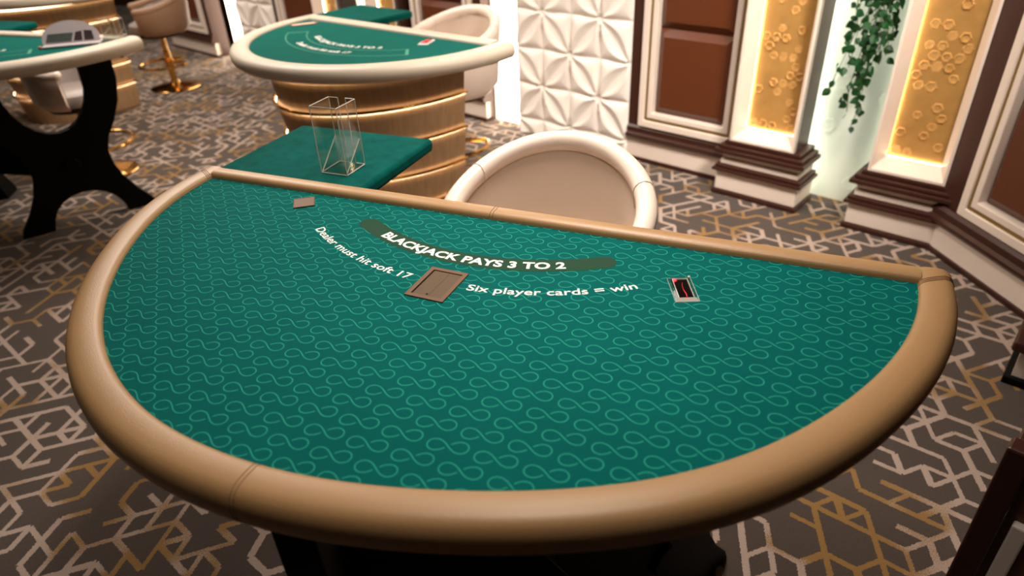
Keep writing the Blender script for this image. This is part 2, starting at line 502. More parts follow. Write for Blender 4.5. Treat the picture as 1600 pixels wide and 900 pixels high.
def gold_pillar(label, s0, s1, far=False):
    """pale frame with a glowing gold panel, on a stepped plinth"""
    w_ = s1 - s0
    t = wall_thing('gold_pillar', label, 'pillar', s0, 0, 'lit gold pillars on stepped plinths')
    P = -0.16
    # plinth
    a, b_ = -0.045, w_ + 0.065
    def step(nm, m, ex, z0, z1, prof=None):
        MB().box(a - ex, b_ + ex, P - ex, 0.07, z0, z1).build(nm, m, t, bevel=0.006)
    step('plinth_foot', M_BROWNF, 0.012, 0.0, 0.028)
    step('plinth_block', M_WHITE, 0.0, 0.028, 0.143)
    step('plinth_ledge', M_BROWNF, 0.022, 0.143, 0.162)
    step('plinth_ledge', M_BROWNF, 0.008, 0.162, 0.18)
    step('plinth_moulding', M_WHITE, -0.012, 0.18, 0.21)
    step('gold_bead', M_GOLDLINE, -0.02, 0.21, 0.218)
    step('plinth_moulding', M_WHITE, -0.018, 0.218, 0.25)
    step('plinth_cap', M_BROWNF, 0.018, 0.25, 0.275)
    step('plinth_cap', M_BROWNF, 0.002, 0.275, 0.296)
    step('plinth_cap', M_BROWNF, -0.022, 0.296, 0.318)
    # dark side cheeks and pale splayed frame
    F = -0.13
    MB().box(0, 0.012, F + 0.004, 0.07, 0.318, WH).build('side_cheek', M_BROWNF, t)
    MB().box(w_ - 0.012, w_, F + 0.004, 0.07, 0.318, WH).build('side_cheek', M_BROWNF, t)
    z0 = 0.318
    ix, iz, yi = 0.05, 0.062, -0.045
    def sp(vs): return MB().add(vs, [(0, 1, 2, 3)])
    e = 0.012
    MB().ring(0.0, w_, z0, WH, e, F + 0.03, F).build('front_edge', M_WHITE, t)
    l = sp([(e, F, z0 + e), (e, F, WH), (ix, yi, WH), (ix, yi, z0 + iz)]); l.build('splayed_reveal', M_WHITE, t)
    l = sp([(w_ - e, F, z0 + e), (w_ - ix, yi, z0 + iz), (w_ - ix, yi, WH), (w_ - e, F, WH)]); l.build('splayed_reveal', M_WHITE, t)
    l = sp([(e, F, z0 + e), (ix, yi, z0 + iz), (w_ - ix, yi, z0 + iz), (w_ - e, F, z0 + e)]); l.build('splayed_sill', M_WHITE, t)
    # gold sheet and its hexagon bosses
    g = MB().box(ix - 0.03, w_ - ix + 0.03, yi + 0.02, yi + 0.04, z0 + iz - 0.03, WH).build('gold_sheet', M_GOLDP, t)
    rr = 0.029
    rnd = random.Random(int(s0 * 1000))
    if far:
        mb = MB()
    k = 0; z = z0 + iz + 0.03
    row = 0
    while z < 1.32:
        x = ix + 0.03 + (0.023 if row % 2 else 0)
        while x < w_ - ix - 0.02:
            if rnd.random() < 0.42:
                dep = rnd.choice([0.002, 0.004, 0.006, 0.008])
                sc = rr * rnd.uniform(0.8, 1.0)
                if far:
                    for q in (0,):
                        pts = [(x + sc * math.cos(PI / 3 * u), yi + 0.02, z + sc * math.sin(PI / 3 * u)) for u in range(6)] + [(x + .7 * sc * math.cos(PI / 3 * u), yi + 0.02 - dep, z + .7 * sc * math.sin(PI / 3 * u)) for u in range(6)]
                        mb.add(pts, [(u, (u + 1) % 6, 6 + (u + 1) % 6, 6 + u) for u in range(6)] + [tuple(range(6, 12))])
                else:
                    inst('hexagon_boss', hexm, g, (x, yi + 0.02, z), (0, 0, 0), (sc, dep * 1.6, sc))
            x += 0.052
        z += 0.046; row += 1
    if far: tag(mb.build('hexagon_bosses', M_GOLDP, t), kind='stuff')
    # light strips tucked round the gold sheet
    for x in (ix - 0.014,):
        MB().box(x, x + 0.008, yi + 0.007, yi + 0.015, z0 + iz, WH).build('light_strip', M_LED, t)
    MB().box(ix, w_ - ix, yi + 0.007, yi + 0.015, z0 + iz - 0.012, z0 + iz - 0.004).build('light_strip', M_LED, t)
    return t

def niche(label, s0, s1, hexes=True):
    w_ = s1 - s0
    t = wall_thing('lit_niche', label, 'niche', s0, 0, 'pale green lit niches')
    MB().box(-0.10, w_ + 0.10, 0.15, 0.21, 0, WH).build('niche_back', M_NICHE, t)
    for x in (-0.06, w_ + 0.04):
        MB().box(x, x + 0.02, 0.074, 0.084, 0.02, WH).build('light_strip', M_LEDG, t)
    if hexes:
        rnd = random.Random(11)
        for k in range(9):
            x = rnd.uniform(0.03, w_ - 0.04); z = rnd.uniform(0.06, 1.2)
            inst('hexagon_relief', hexw, t, (x, 0.15, z), (0, 0, 0), (0.05, 0.006, 0.05))
    return t

def tile_mesh(flip, zlo=0.0):
    """one relief tile: a sunk leaf on the diagonal between two star points"""
    n = 22; vs = []; fs = []
    for j in range(n + 1):
        for i in range(n + 1):
            u, v = i / n, zlo + (1 - zlo) * j / n
            uu = 1 - u if flip else u
            t = (uu + v) / 2; o = (uu - v) / math.sqrt(2)
            wl = 0.235 * math.sin(PI * min(1, max(0, t))) + 1e-4
            ao = abs(o)
            om = (min(t, 1 - t)) * math.sqrt(2) + 1e-4
            if ao < wl:
                hgt = 0.012 + 0.030 * (ao / wl) ** 1.6
                if o > 0: hgt = 0.016 + 0.026 * (ao / wl) ** 2.4
            else:
                q = min(1, (ao - wl) / max(1e-3, om - wl))
                hgt = 0.042 - 0.034 * q ** 1.2
            edge = min(u, 1 - u, v, 1 - v)
            hgt *= 0.8 * min(1, 0.35 + edge * 9)
            vs.append((u, -hgt, v))
    for j in range(n):
        for i in range(n):
            a = j * (n + 1) + i
            fs.append((a, a + 1, a + n + 2, a + n + 1))
    # skirt back to the wall
    return MB().add(vs, fs).mesh('relief_tile', M_RELIEF, True, 28)
tiles = {}
def relief_wall(label, s0, s1, cols, sx, sz, ox, oz, zmax):
    """white sculpted panel standing off the wall with light strips behind its edges"""
    t = wall_thing('relief_wall_panel', label, 'panel', s0, 0, 'white sculpted relief panels')
    w_ = s1 - s0
    MB().box(0, w_, 0.10, 0.16, 0, WH).build('recess_back', M_RELIEF, t)
    xl = ox; xr = ox + cols * sx
    MB().box(xl + 0.012, xr - 0.012, 0.0, 0.03, 0.004, zmax).build('carrier_board', M_RELIEF, t)
    for x0, x1 in ((0.02, xl - 0.05), (xr + 0.002, xr + 0.026)):
        MB().box(x0, x1, 0.088, 0.099, 0.01, WH).build('light_strip', M_LEDW, t)
    j = -1
    while oz + j * sz < zmax - 0.01:
        zl = oz + j * sz
        clip = 0.0
        if zl < 0.004: clip = (0.004 - zl) / sz
        for i in range(cols):
            fl_ = (i + j) % 2 != 0
            key = (fl_, round(clip, 3))
            if key not in tiles: tiles[key] = tile_mesh(fl_, clip)
            inst('relief_tile', tiles[key], t, (ox + i * sx, 0.0, zl), (0, 0, 0), (sx, 1, sz))
        j += 1
    return t

wall_panel('chocolate wall panel with white and gold mouldings left of the nearest gold pillars', -2.345, -1.60, 0.08, 0.0)
gold_pillar('glowing gold pillar on stepped plinth left of the hanging vine', -1.587, -1.222)
niche('pale green glowing niche behind the trailing vine', -1.222, -0.845)
gold_pillar('glowing gold pillar on stepped plinth right of the hanging vine', -0.845, -0.497)
relief_wall('large white relief panel with star leaves and glowing edges right of the cream table', -3.62, -2.345, 4, 0.2345, 0.247, 0.338, 0.116, 1.8)
wall_panel('chocolate wall panel behind the pearl chair of the cream table', -4.37, -3.62, 0.0, 0.08)
gold_pillar('far gold pillar seen over the right part of the green side tray', -4.79, -4.42, True)
niche('far pale niche seen above the green side tray of the cream table', -5.18, -4.79, False)
gold_pillar('far gold pillar at the left end of the cream table', -5.55, -5.18, True)
wall_panel('chocolate wall panel in the distance above the left end of the cream table', -6.42, -5.62, 0.08, 0.0)
relief_wall('distant white relief panel with glowing left edge beside the gold bar stool', -7.55, -6.42, 3, 0.235, 0.247, 0.42, 0.116, 1.3)
tL = wall_thing('wall_panel', 'dark framed wall panel at the far left behind the gold bar stool', 'panel', -8.6, -0.13, 'framed chocolate wall panels')
wall_panel('', -8.6, -7.55, 0.05, 0.08, root=tL)

# angled right wall
PR0 = wall_pt(-0.47, -3.55); RA = R(-83.2)
wr = empty('wall_right', 'dark framed angled wall on the right', None, (PR0.x, PR0.y, 0), RA)
wr['kind'] = 'structure'
def right_wall():
    t = wr
    L_ = 3.2
    base_run(t, -0.04, 1.02, -0.02)
    MB().box(-0.06, L_, 0.03, 0.15, 0, WH).build('backing_board', M_BROWNF, t)
    MB().box(-0.03, 0.10, -0.01, 0.03, 0.238, WH).build('stile', M_BROWNF, t, bevel=0.004)
    a, b_ = 0.10, 0.93
    MB().ring(a, b_, 0.24, WH - 0.1, 0.042, 0.03, -0.022).build('outer_moulding', M_WHITE, t, bevel=0.005)
    MB().ring(a + 0.042, b_ - 0.042, 0.282, WH - 0.142, 0.018, 0.03, -0.012).build('gold_bead', M_GOLDLINE, t)
    MB().ring(a + 0.06, b_ - 0.06, 0.30, WH - 0.16, 0.034, 0.03, -0.018).build('inner_moulding', M_WHITE, t, bevel=0.005)
    for z0, z1 in ((0.334, 0.835), (0.838, WH - 0.2)):
        MB().frustum(a + 0.094, b_ - 0.094, z0, z1, 0.029, -0.004, 0.042).build('raised_panel', M_BROWN, t)
right_wall()
# pillar at the right edge of the picture
tp = empty('dark_pillar', 'dark pillar with pale plinth block at the right picture edge', 'pillar', (1.80, 1.915, 0), R(-43))
MB().box(-0.01, 0.5, -0.01, 0.5, 0, 0.03).build('plinth_foot', M_BLACK, tp, bevel=0.004)
MB().box(0.012, 0.5, 0.012, 0.5, 0.03, 0.145).build('plinth_block', M_WHITE, tp)
MB().box(-0.02, 0.5, -0.02, 0.5, 0.145, 0.185).build('plinth_cap', M_BROWNF, tp, bevel=0.01)
MB().box(0.02, 0.5, 0.02, 0.5, 0.185, WH).build('shaft', M_BROWNF, tp, bevel=0.006)

# rest of the room, out of frame
for nm, q in (('wall_left', (-11.9, -11.7, -3, 12)), ('wall_rear', (-11.9, 4.9, -2.95, -2.75)), ('wall_end', (-11.9, 4.9, 11.7, 11.9)), ('wall_side', (4.7, 4.9, -2.9, 11.9))):
    o = MB().box(*q, 0, WH).build(nm, M_BROWNF); tag(o, kind='structure')
o = MB().box(-12, 5, -3, 12, 3.0, 3.1).build('ceiling', M_CEIL); tag(o, kind='structure')

# ------------------------------------------------------------------ gaming tables
WARP = None      # measured outline of the near table: factor on the depth along its width
WTAB = [(-1.2, .86), (-1, .89), (-.835, .94), (-.73, .98), (-.54, 1.005), (-.3, 1.012), (-.03, 1.0), (.24, .981), (.4, .976), (.65, .983), (.75, .977), (.83, .96), (.9, .93), (1, .89), (1.2, .86)]
def wfac(u):
    def f(x):
        for (x0, y0), (x1, y1) in zip(WTAB, WTAB[1:]):
            if x <= x1: return y0 + (y1 - y0) * (x - x0) / (x1 - x0)
        return WTAB[-1][1]
    return sum(f(u + d * 0.02) for d in range(-5, 6)) / 11
def ell(a, b_, n=96, t0=0.0, t1=PI):
    def pt(t):
        c = math.cos(t)
        return a * c, -b_ * math.sin(t) * (wfac(c) if WARP else 1.0)
    out = []
    for k in range(n + 1):
        t = t0 + (t1 - t0) * k / n
        x, y = pt(t)
        (xa, ya), (xb, yb) = pt(t - 0.02), pt(t + 0.02)
        nx, ny = -(yb - ya), xb - xa
        l_ = math.hypot(nx, ny)
        if nx * x + ny * y < 0: nx, ny = -nx, -ny
        out.append(((x, y), (nx / l_, ny / l_)))
    return out

def half_disc_table(t, a, b_, m_felt, m_rail, m_seam, wr_, dr, seams=()):
    """felt, padded rail (curved + straight); local y points to the dealer's side"""
    fr = ell(a + 0.01, b_ + 0.01)
    poly = [p for p, n in fr] + [(-a - 0.01, 0.01), (a + 0.01, 0.01)]
    MB().prism(poly, (lambda p: (p[0], p[1], FZ - 0.02), lambda p: (p[0], p[1], FZ))).build('felt_top', m_felt, t)
    poly2 = [p for p, n in ell(a + wr_ * 0.5, b_ + wr_ * 0.5)]
    MB().prism(poly2, (lambda p: (p[0], p[1], FZ - 0.056), lambda p: (p[0], p[1], FZ - 0.0205))).build('table_board', M_BLACK, t)
    k = wr_ / 0.07
    prof = [(0.0, -0.02), (0.0, 0.002), (0.002, 0.007), (0.006, 0.0105), (0.013, 0.0125), (0.030, 0.0135), (0.045, 0.0125), (0.0545, 0.0085), (0.0615, 0.002), (0.066, -0.007), (0.068, -0.018),
            (0.0672, -0.033), (0.063, -0.046), (0.055, -0.056), (0.044, -0.061), (0.02, -0.063), (0.012, -0.055)]
    prof = [(r * k, FZ + z) for r, z in prof]
    path = [((a, dr), (1, 0)), ((a, dr * 0.5), (1, 0))] + ell(a, b_) + [((-a, dr * 0.5), (-1, 0)), ((-a, dr), (-1, 0))]
    MB().sweep(path, prof).build('curved_rail', m_rail, t, True, angle=60)
    q = dr / 0.05
    sp_ = [(0.0, -0.02), (0.0, 0.005), (0.0025, 0.0115), (0.008, 0.0155), (0.016, 0.017), (0.036, 0.0175), (0.044, 0.013), (0.049, 0.003), (0.05, -0.02), (0.05, -0.075), (0.04, -0.085), (0.005, -0.085)]
    sp_ = [(r * q, FZ + z) for r, z in sp_]
    MB().sweep([((a + 0.004, 0), (0, 1)), ((-a - 0.004, 0), (0, 1))], sp_).build('straight_rail', m_rail, t, True, angle=60)
    def seam_curved(tt):
        (ox, oy), (nx, ny) = ell(a, b_, 1, tt, tt)[0]
        for off in (-0.0035, 0.0035):
            pts = []
            tx, ty = -ny, nx
            for r, z in prof[1:13]: pts.append((ox + nx * r + tx * off, oy + ny * r + ty * off, z + 0.0002))
            MB().tube(pts, 0.0007, 5).build('stitched_seam', m_seam, t)
    def seam_straight(x):
        for off in (-0.004, 0.004):
            MB().tube([(x + off, r, z + 0.0002) for r, z in sp_[1:9]], 0.0007, 5).build('stitched_seam', m_seam, t)
    def seam_corner(sg):
        for off in (0.0, 0.006, 0.012):
            pts = []
            for r, z in prof[1:11]:
                f = min(1, r / wr_)
                pts.append((sg * (a + r), -0.004 + f * dr * 0.8 - off, z + 0.0004))
            MB().tube(pts, 0.0008, 5).build('stitched_seam', m_seam, t)
    for kind, v in seams:
        {'c': seam_curved, 's': seam_straight, 'k': seam_corner}[kind](v)

def leg_panel(t, x, y, ang, hub_side=1):
    """black X-shaped leg panel with rounded cut-outs and a hexagonal hub cap"""
    poly = []
    rr = [(-0.37, 0.888), (-0.20, 0.888)]
    poly += rr
    for k in range(1, 12):
        th = PI + PI * k / 12
        poly.append((0.20 * math.cos(th), 0.80 + 0.27 * math.sin(th)))
    poly += [(0.20, 0.888), (0.37, 0.888), (0.365, 0.76), (0.335, 0.64), (0.285, 0.54), (0.23, 0.46), (0.20, 0.38), (0.205, 0.30), (0.235, 0.21), (0.285, 0.12), (0.345, 0.04), (0.362, 0.0), (0.20, 0.0)]
    for k in range(1, 10):
        th = PI * k / 10
        poly.append((0.19 * math.cos(th), 0.01 + 0.17 * math.sin(th)))
    poly += [(-0.20, 0.0), (-0.362, 0.0), (-0.345, 0.04), (-0.285, 0.12), (-0.235, 0.21), (-0.205, 0.30), (-0.20, 0.38), (-0.23, 0.46), (-0.285, 0.54), (-0.335, 0.64), (-0.365, 0.76)]
    c, s = math.cos(ang), math.sin(ang)
    def mp(off): return lambda p: (x + c * p[0] - s * off, y + s * p[0] + c * off, p[1])
    lg = MB().prism(poly, (mp(-0.029), mp(0.029))).build('leg', M_BLACK, t, bevel=0.004)
    hx = [(0.045 * math.cos(PI / 3 * k), 0.345 + 0.045 * math.sin(PI / 3 * k)) for k in range(6)]
    MB().prism(hx, (mp(-0.044), mp(0.044))).build('hub_cap', M_BLACK, lg, bevel=0.006)
    return lg

def side_tray(T, x, y, w_, d_):
    t = MB().box(x, x + w_, y, y + d_, FZ - 0.042, FZ - 0.002).build('side_tray', M_VELVET, T, True, bevel=0.012)
    t['label'] = 'green velvet side tray'
    MB().box(x + w_ * 0.3, x + w_ * 0.82, y + 0.02, y + d_ * 0.7, FZ - 0.075, FZ - 0.042).build('support_bracket', M_BLACK, t)
    MB().box(x + w_ * 0.45, x + w_ * 0.62, -0.05, y + d_ * 0.5, FZ - 0.10, FZ - 0.075).build('support_arm', M_BLACK, t)
    return t

def loc_xy(O, ang, x, y):
    return (O[0] + x * math.cos(ang) - y * math.sin(ang), O[1] + x * math.sin(ang) + y * math.cos(ang))

# --- table 1 : the near one
O1 = (-0.0215, 1.4538); A1 = R(-23.65)
T1 = empty('blackjack_table', 'near half-round blackjack table, bronze rail, green felt with infinity print', 'table', (O1[0], O1[1], 0), A1)
WARP = True
half_disc_table(T1, 0.876, 0.830, M_FELT, M_TAN, M_TANSEAM, 0.070, 0.05, (('c', R(91.2)), ('s', -0.023), ('k', 1), ('k', -1)))
WARP = None
# flat print on the felt
def band(t, r0, r1, cy, a0, a1, m, z, name='printed_band', rnd=True):
    n = 48; mid = (r0 + r1) / 2; hw = (r1 - r0) / 2; pts = []
    P_ = lambda r, th: (r * math.sin(th), cy - r * math.cos(th), z)
    for k in range(n + 1): pts.append(P_(r1, a0 + (a1 - a0) * k / n))
    if rnd:
        for k in range(1, 12):
            ph = PI * k / 12; pts.append(P_(mid + hw * math.cos(ph), a1 + hw * math.sin(ph) / mid))
    for k in range(n + 1): pts.append(P_(r0, a1 + (a0 - a1) * k / n))
    if rnd:
        for k in range(1, 12):
            ph = PI * k / 12; pts.append(P_(mid - hw * math.cos(ph), a0 - hw * math.sin(ph) / mid))
    return MB().add(pts, [tuple(range(len(pts)))]).build(name, m, t)
CY = 0.36
band(T1, 0.527, 0.575, CY, R(-32.2), R(31.4), M_BAND, FZ + 0.0003)['label'] = 'dark olive printed arc on the felt'
arc_text('BLACKJACK PAYS 3 TO 2', 0.564, CY, R(-0.8), 0.036, M_INK, T1, FZ + 0.0006, bold=0.0012, span=R(47.0), label='bold white arc lettering on the olive band')
arc_text('Dealer must hit soft 17', 0.668, CY, R(-21.7), 0.031, M_INK, T1, FZ + 0.0006, bold=0.0003, span=R(30.3), label='white arc lettering left of the bronze drop slot')
arc_text('Six player cards = win', 0.666, CY, R(19.6), 0.031, M_INK, T1, FZ + 0.0006, bold=0.0003, span=R(29.6), label='white arc lettering right of the bronze drop slot')
# bronze drop slot let into the felt
sl = empty('drop_slot', 'bronze framed drop slot set flush in the middle of the near felt', 'slot', (*loc_xy(O1, A1, -0.008, -0.304), FZ), A1 + R(-1.5))
fw, fd = 0.043, 0.057
def flat_frame(x0, x1, y0, y1, wd, z0, z1):
    mb = MB()
    mb.box(x0, x1, y0, y0 + wd, z0, z1); mb.box(x0, x1, y1 - wd, y1, z0, z1); mb.box(x0, x0 + wd, y0 + wd, y1 - wd, z0, z1); mb.box(x1 - wd, x1, y0 + wd, y1 - wd, z0, z1)
    return mb
flat_frame(-fw, fw, -fd, fd, 0.0095, 0, 0.003).build('slot_frame', M_BRONZE, sl)
MB().box(-fw + .009, fw - .009, -fd + .009, fd - .009, 0.0, 0.0006).build('slot_well', M_BLACK, sl)
MB().box(-fw + .0125, fw - .0095, -fd + .0105, fd - .011, 0.0, 0.0016).build('cover_plate', M_BRONZED, sl)
MB().box(0.0035, 0.0045, -fd + .0115, fd - .014, 0.0012, 0.0021).build('groove_line', M_BRONZE, sl)
MB().lathe([(0.0026, 0.0006), (0.0026, 0.002)], 12, -0.001, -fd + 0.017).build('screw_hole', M_BLACK, sl)
# bronze plate
pl = empty('bronze_plate', 'small square bronze plate lying by the far left edge of the near felt', 'plate', (*loc_xy(O1, A1, -0.519, -0.059), FZ), A1 + R(36))
MB().box(-0.0265, 0.0265, -0.028, 0.028, 0, 0.003).build('plate', M_BRONZE, pl, bevel=0.0008)
flat_frame(-0.0262, 0.0262, -0.0277, 0.0277, 0.002, 0.003, 0.0034).build('plate_rim', M_BRONZED, pl)
# card reader
rd = empty('card_reader', 'small black card reader with red lamp under a clear cover on the near felt', 'card reader', (*loc_xy(O1, A1, 0.459, -0.166), FZ), A1 + R(22))
hw, hd = 0.023, 0.043
MB().box(-hw + .006, hw - .006, -hd + .006, hd - .006, 0.0, 0.0022).build('reader_window', M_SMOKE, rd)
def bevel_ring(x, y, wd, z0, z1):
    o = [(-x, -y), (x, -y), (x, y), (-x, y)]; i = [(-x + wd, -y + wd), (x - wd, -y + wd), (x - wd, y - wd), (-x + wd, y - wd)]
    vs = [(a, b, z0) for a, b in o] + [(a, b, z1) for a, b in i] + [(a, b, z0) for a, b in i]
    fs = []
    for k in range(4):
        j = (k + 1) % 4
        fs += [(k, j, 4 + j, 4 + k), (4 + k, 4 + j, 8 + j, 8 + k), (8 + k, 8 + j, j, k)]
    return MB().add(vs, fs)
bevel_ring(hw, hd, 0.0085, 0.0003, 0.006).build('acrylic_bezel', M_ACRYL, rd)
flat_frame(-hw + .0078, hw - .0078, -hd + .0078, hd - .0078, 0.0012, 0.0022, 0.0045).build('bezel_edge', M_ACRYLE, rd)
MB().add([(-hw, -hd, 0.0006), (hw, -hd, 0.0006), (hw - .006, -hd + .006, 0.0064), (-hw + .006, -hd + .006, 0.0064)], [(0, 1, 2, 3)]).build('lower_bevel', M_ACRYLE, rd)
MB().tube([(-hw, -hd, 0.0008), (-hw, hd, 0.0008), (hw, hd, 0.0008), (hw, -hd, 0.0008)], 0.0005, 5).build('outer_edge', M_ACRYLE, rd)
MB().lathe([(0.0001, 0.0062), (0.0028, 0.0055), (0.0034, 0.003), (0.0034, 0.0023)], 12, -hw + .0115, hd - .0115).build('red_lamp', M_RED, rd)
MB().box(-hw + .0085, -hw + .0165, hd - .0145, hd - .009, 0.0022, 0.0028).build('red_glow', M_REDDIM, rd)
MB().tube([(0.0035, 0.024, 0.0026), (0.0005, 0.012, 0.0026), (0.0, -0.004, 0.0026), (0.002, -0.016, 0.0026), (0.002, -0.028, 0.0026)], [0.0002, .0003, 0.0005, 0.0009, 0.0008], 6).build('painted_red_reflection', M_REDDIM, rd)  # red reflection on the window, put in as a thin glowing tube
MB().box(-0.010, 0.010, -hd + 0.008, -hd + 0.0115, 0.0022, 0.003).build('red_glow', M_REDDIM, rd)  # red reflection near the bottom, put in as a glowing strip
MB().box(hw - 0.0045, hw - 0.0005, hd - 0.002, hd + 0.003, 0.0005, 0.004).build('corner_clip', M_ACRYLE, rd)
# legs
l1 = leg_panel(T1, 0.465, -0.285, R(66))
l2 = leg_panel(T1, -0.23, -0.55, R(130))
def beam(t, p, q, z0, z1, wd, name='stretcher'):
    p, q = Vector((p[0], p[1])), Vector((q[0], q[1])); d_ = (q - p).normalized(); n_ = Vector((-d_.y, d_.x)) * wd / 2
    poly = [p + n_, p - n_, q - n_, q + n_]
    MB().prism(poly, (lambda v: (v[0], v[1], z0), lambda v: (v[0], v[1], z1))).build(name, M_BLACK, t)
beam(T1, (0.465, -0.285), (-0.245, -0.55), 0.27, 0.46, 0.05)
MB().box(-0.40, 0.45, -0.42, -0.06, FZ - 0.20, FZ - 0.076).build('drop_box_housing', M_BLACK, T1)

# side tray of table 1 with the clear discard holder standing on it
side_tray(T1, -0.925, 0.062, 0.497, 0.41)
hb = loc_xy(O1, A1, -0.556, 0.172)
def discard_holder(label, xy, rz, w_=0.085, d_=0.088, h_=0.19, z=FZ - 0.0018, group='clear acrylic discard holders'):
    t = empty('discard_holder', label, 'card holder', (xy[0], xy[1], z), rz, group)
    x, y, th = w_ / 2, d_ / 2, 0.003
    MB().box(-x, x, -y, y, 0, 0.004).build('base_plate', M_ACRYL, t)
    MB().box(-x, x, -y, -y + th, 0.004, h_).build('front_pane', M_ACRYL, t)
    MB().box(-x, -x + th, -y + th, y, 0.004, h_).build('side_pane', M_ACRYL, t)
    MB().box(x - th, x, -y + th, y, 0.004, h_).build('side_pane', M_ACRYL, t)
    MB().box(-x + th, -x + 0.03, y - th, y, 0.004, h_).build('back_lip', M_ACRYL, t)
    MB().box(x - 0.03, x - th, y - th, y, 0.004, h_).build('back_lip', M_ACRYL, t)
    poly = [(-y + th, 0.004), (-y + th + 0.003, 0.004), (y - th, h_ * 0.42), (y - th, h_ * 0.42 + 0.004)]
    MB().prism(poly, (lambda p: (-x + th, p[0], p[1]), lambda p: (x - th, p[0], p[1]))).build('sloping_shelf', M_ACRYL, t)
    r = 0.0014
    ed = MB()
    for zz in (0.003, h_):
        for a, b_ in (((-x, -y), (x, -y)), ((-x, -y), (-x, y)), ((x, -y), (x, y)), ((-x, y), (-x + .03, y)), ((x, y), (x - .03, y))):
            ed.tube([(*a, zz), (*b_, zz)], r, 5)
    for a in ((-x, -y), (x, -y), (-x, y), (x, y), (-x + .03, y), (x - .03, y)): ed.tube([(*a, 0.003), (*a, h_)], r, 5)
    for sx in (-x + .002, x - .002): ed.tube([(sx, -y + .003, 0.006), (sx, y - .003, h_ * 0.42)], r, 5)
    ed.build('polished_edges', M_ACRYLE, t)
    return t
discard_holder('clear acrylic discard holder standing on the green tray behind the near table', hb, A1)

# --- cream tables
def cream_print(t):
    cy = 0.15
    arc_text('BLACKJACK PAYS 3 TO 2', 0.50, cy, R(-1), 0.045, M_INK, t, FZ + 0.0006, bold=0.0012, span=R(62), label='white arc lettering')
    arc_text('Dealer must hit soft 17', 0.61, cy, R(-2), 0.045, M_INK, t, FZ + 0.0006, bold=0.0012, span=R(40), label='white arc lettering in the outlined band')
    for r0, r1 in ((0.535, 0.541), (0.640, 0.646)):
        band(t, r0, r1, cy, R(-48), R(45), M_INKGHOST, FZ + 0.0004, 'printed_line', False)
    band(t, 0.541, 0.640, cy, R(43.5), R(45), M_INKGHOST, FZ + 0.0004, 'printed_line', False)
    band(t, 0.541, 0.640, cy, R(-48), R(-46.8), M_INKGHOST, FZ + 0.0004, 'printed_line', False)

O2 = (-0.569, 3.700); A2 = R(-40.1)
T2 = empty('blackjack_table', 'cream-railed green table on a stepped oak drum, beside the white relief panel', 'table', (O2[0], O2[1], 0), A2)
half_disc_table(T2, 0.672, 0.705, M_PLAIN, M_CREAM, M_CREAM, 0.098, 0.075)
cream_print(T2)

def drum(t, a, b_, tops):
    """stepped oak drum: tapered tiers, gold trim and a light strip at every joint"""
    sc = 1.0
    for k in range(len(tops) - 1):
        z1, z0 = tops[k], tops[k + 1]
        s1, s0 = sc + (0.012 if k else 0.0), sc - 0.028
        rings = [(s1 - 0.02, z1), (s1 - 0.006, z1 - 0.003), (s1, z1 - 0.012), (s1 - 0.004, z1 - 0.04), (s0 + 0.008, z0 + 0.04), (s0, z0 + 0.004), (s0 - .01, z0)]
        vs = []; fs = []; n = 49
        for s_, z in rings:
            vs += [(p[0] * s_, p[1] * s_, z) for p, q in ell(a, b_, n - 1)]
        for q in range(len(rings) - 1):
            for i in range(n - 1): fs.append((q * n + i, q * n + i + 1, (q + 1) * n + i + 1, (q + 1) * n + i))
            fs.append((q * n, q * n + n - 1, (q + 1) * n + n - 1, (q + 1) * n))
        fs.append(tuple(range(n))); fs.append(tuple((len(rings) - 1) * n + i for i in range(n)))
        MB().add(vs, fs).build('drum_tier', M_WOOD, t, True, angle=50)
        zz = z1 if k else z1
        if k:
            ss = s1 - 0.004
            MB().tube([(p[0] * (ss + .026), p[1] * (ss + .026), z1 + 0.013) for p, q in ell(a, b_, 40)], 0.0085, 8).build('gold_trim', M_GOLD, t)
            MB().tube([(p[0] * (ss + .013), p[1] * (ss + .013), z1 + 0.004) for p, q in ell(a, b_, 40)], 0.003, 6).build('light_strip', M_LEDP, t)
        else:
            MB().tube([(p[0] * 1.012, p[1] * 1.012, z1 + 0.012) for p, q in ell(a, b_, 40)], 0.004, 6).build('light_strip', M_LEDP, t)
        sc = s0 - 0.0
TOPS = [0.888, 0.735, 0.56, 0.385, 0.21, 0.0]
drum(T2, 0.505, 0.675, TOPS)
side_tray(T2, -0.80, 0.085, 0.47, 0.40)
p2 = empty('bronze_plate', 'pale bronze plate by the left corner of the cream table felt', 'plate', (*loc_xy(O2, A2, -0.585, -0.10), FZ), A2 + R(62))
MB().box(-0.075, 0.075, -0.03, 0.03, 0, 0.003).build('plate', M_BRONZE, p2)
MB().box(-0.065, 0.06, -0.02, 0.02, 0.003, 0.0036).build('plate_inlay', mat('rosy_inlay', srgb(214, 176, 160), 0.5, var=.4, vscale=70), p2)
r2 = empty('card_reader', 'small card reader with red light on the cream table felt', 'card reader', (*loc_xy(O2, A2, 0.35, -0.085), FZ), A2 + R(22))
MB().box(-0.02, 0.02, -0.045, 0.045, 0.0, 0.004).build('reader_window', M_SMOKE, r2)
bevel_ring(0.026, 0.052, 0.008, 0.0003, 0.006).build('acrylic_bezel', M_ACRYLE, r2)
MB().lathe([(0.0001, 0.009), (0.007, 0.008), (0.009, 0.004)], 12, -0.006, -0.03).build('red_lamp', M_RED, r2)
MB().box(-0.012, 0.012, -0.01, 0.035, 0.004, 0.005).build('red_glow', M_REDDIM, r2)

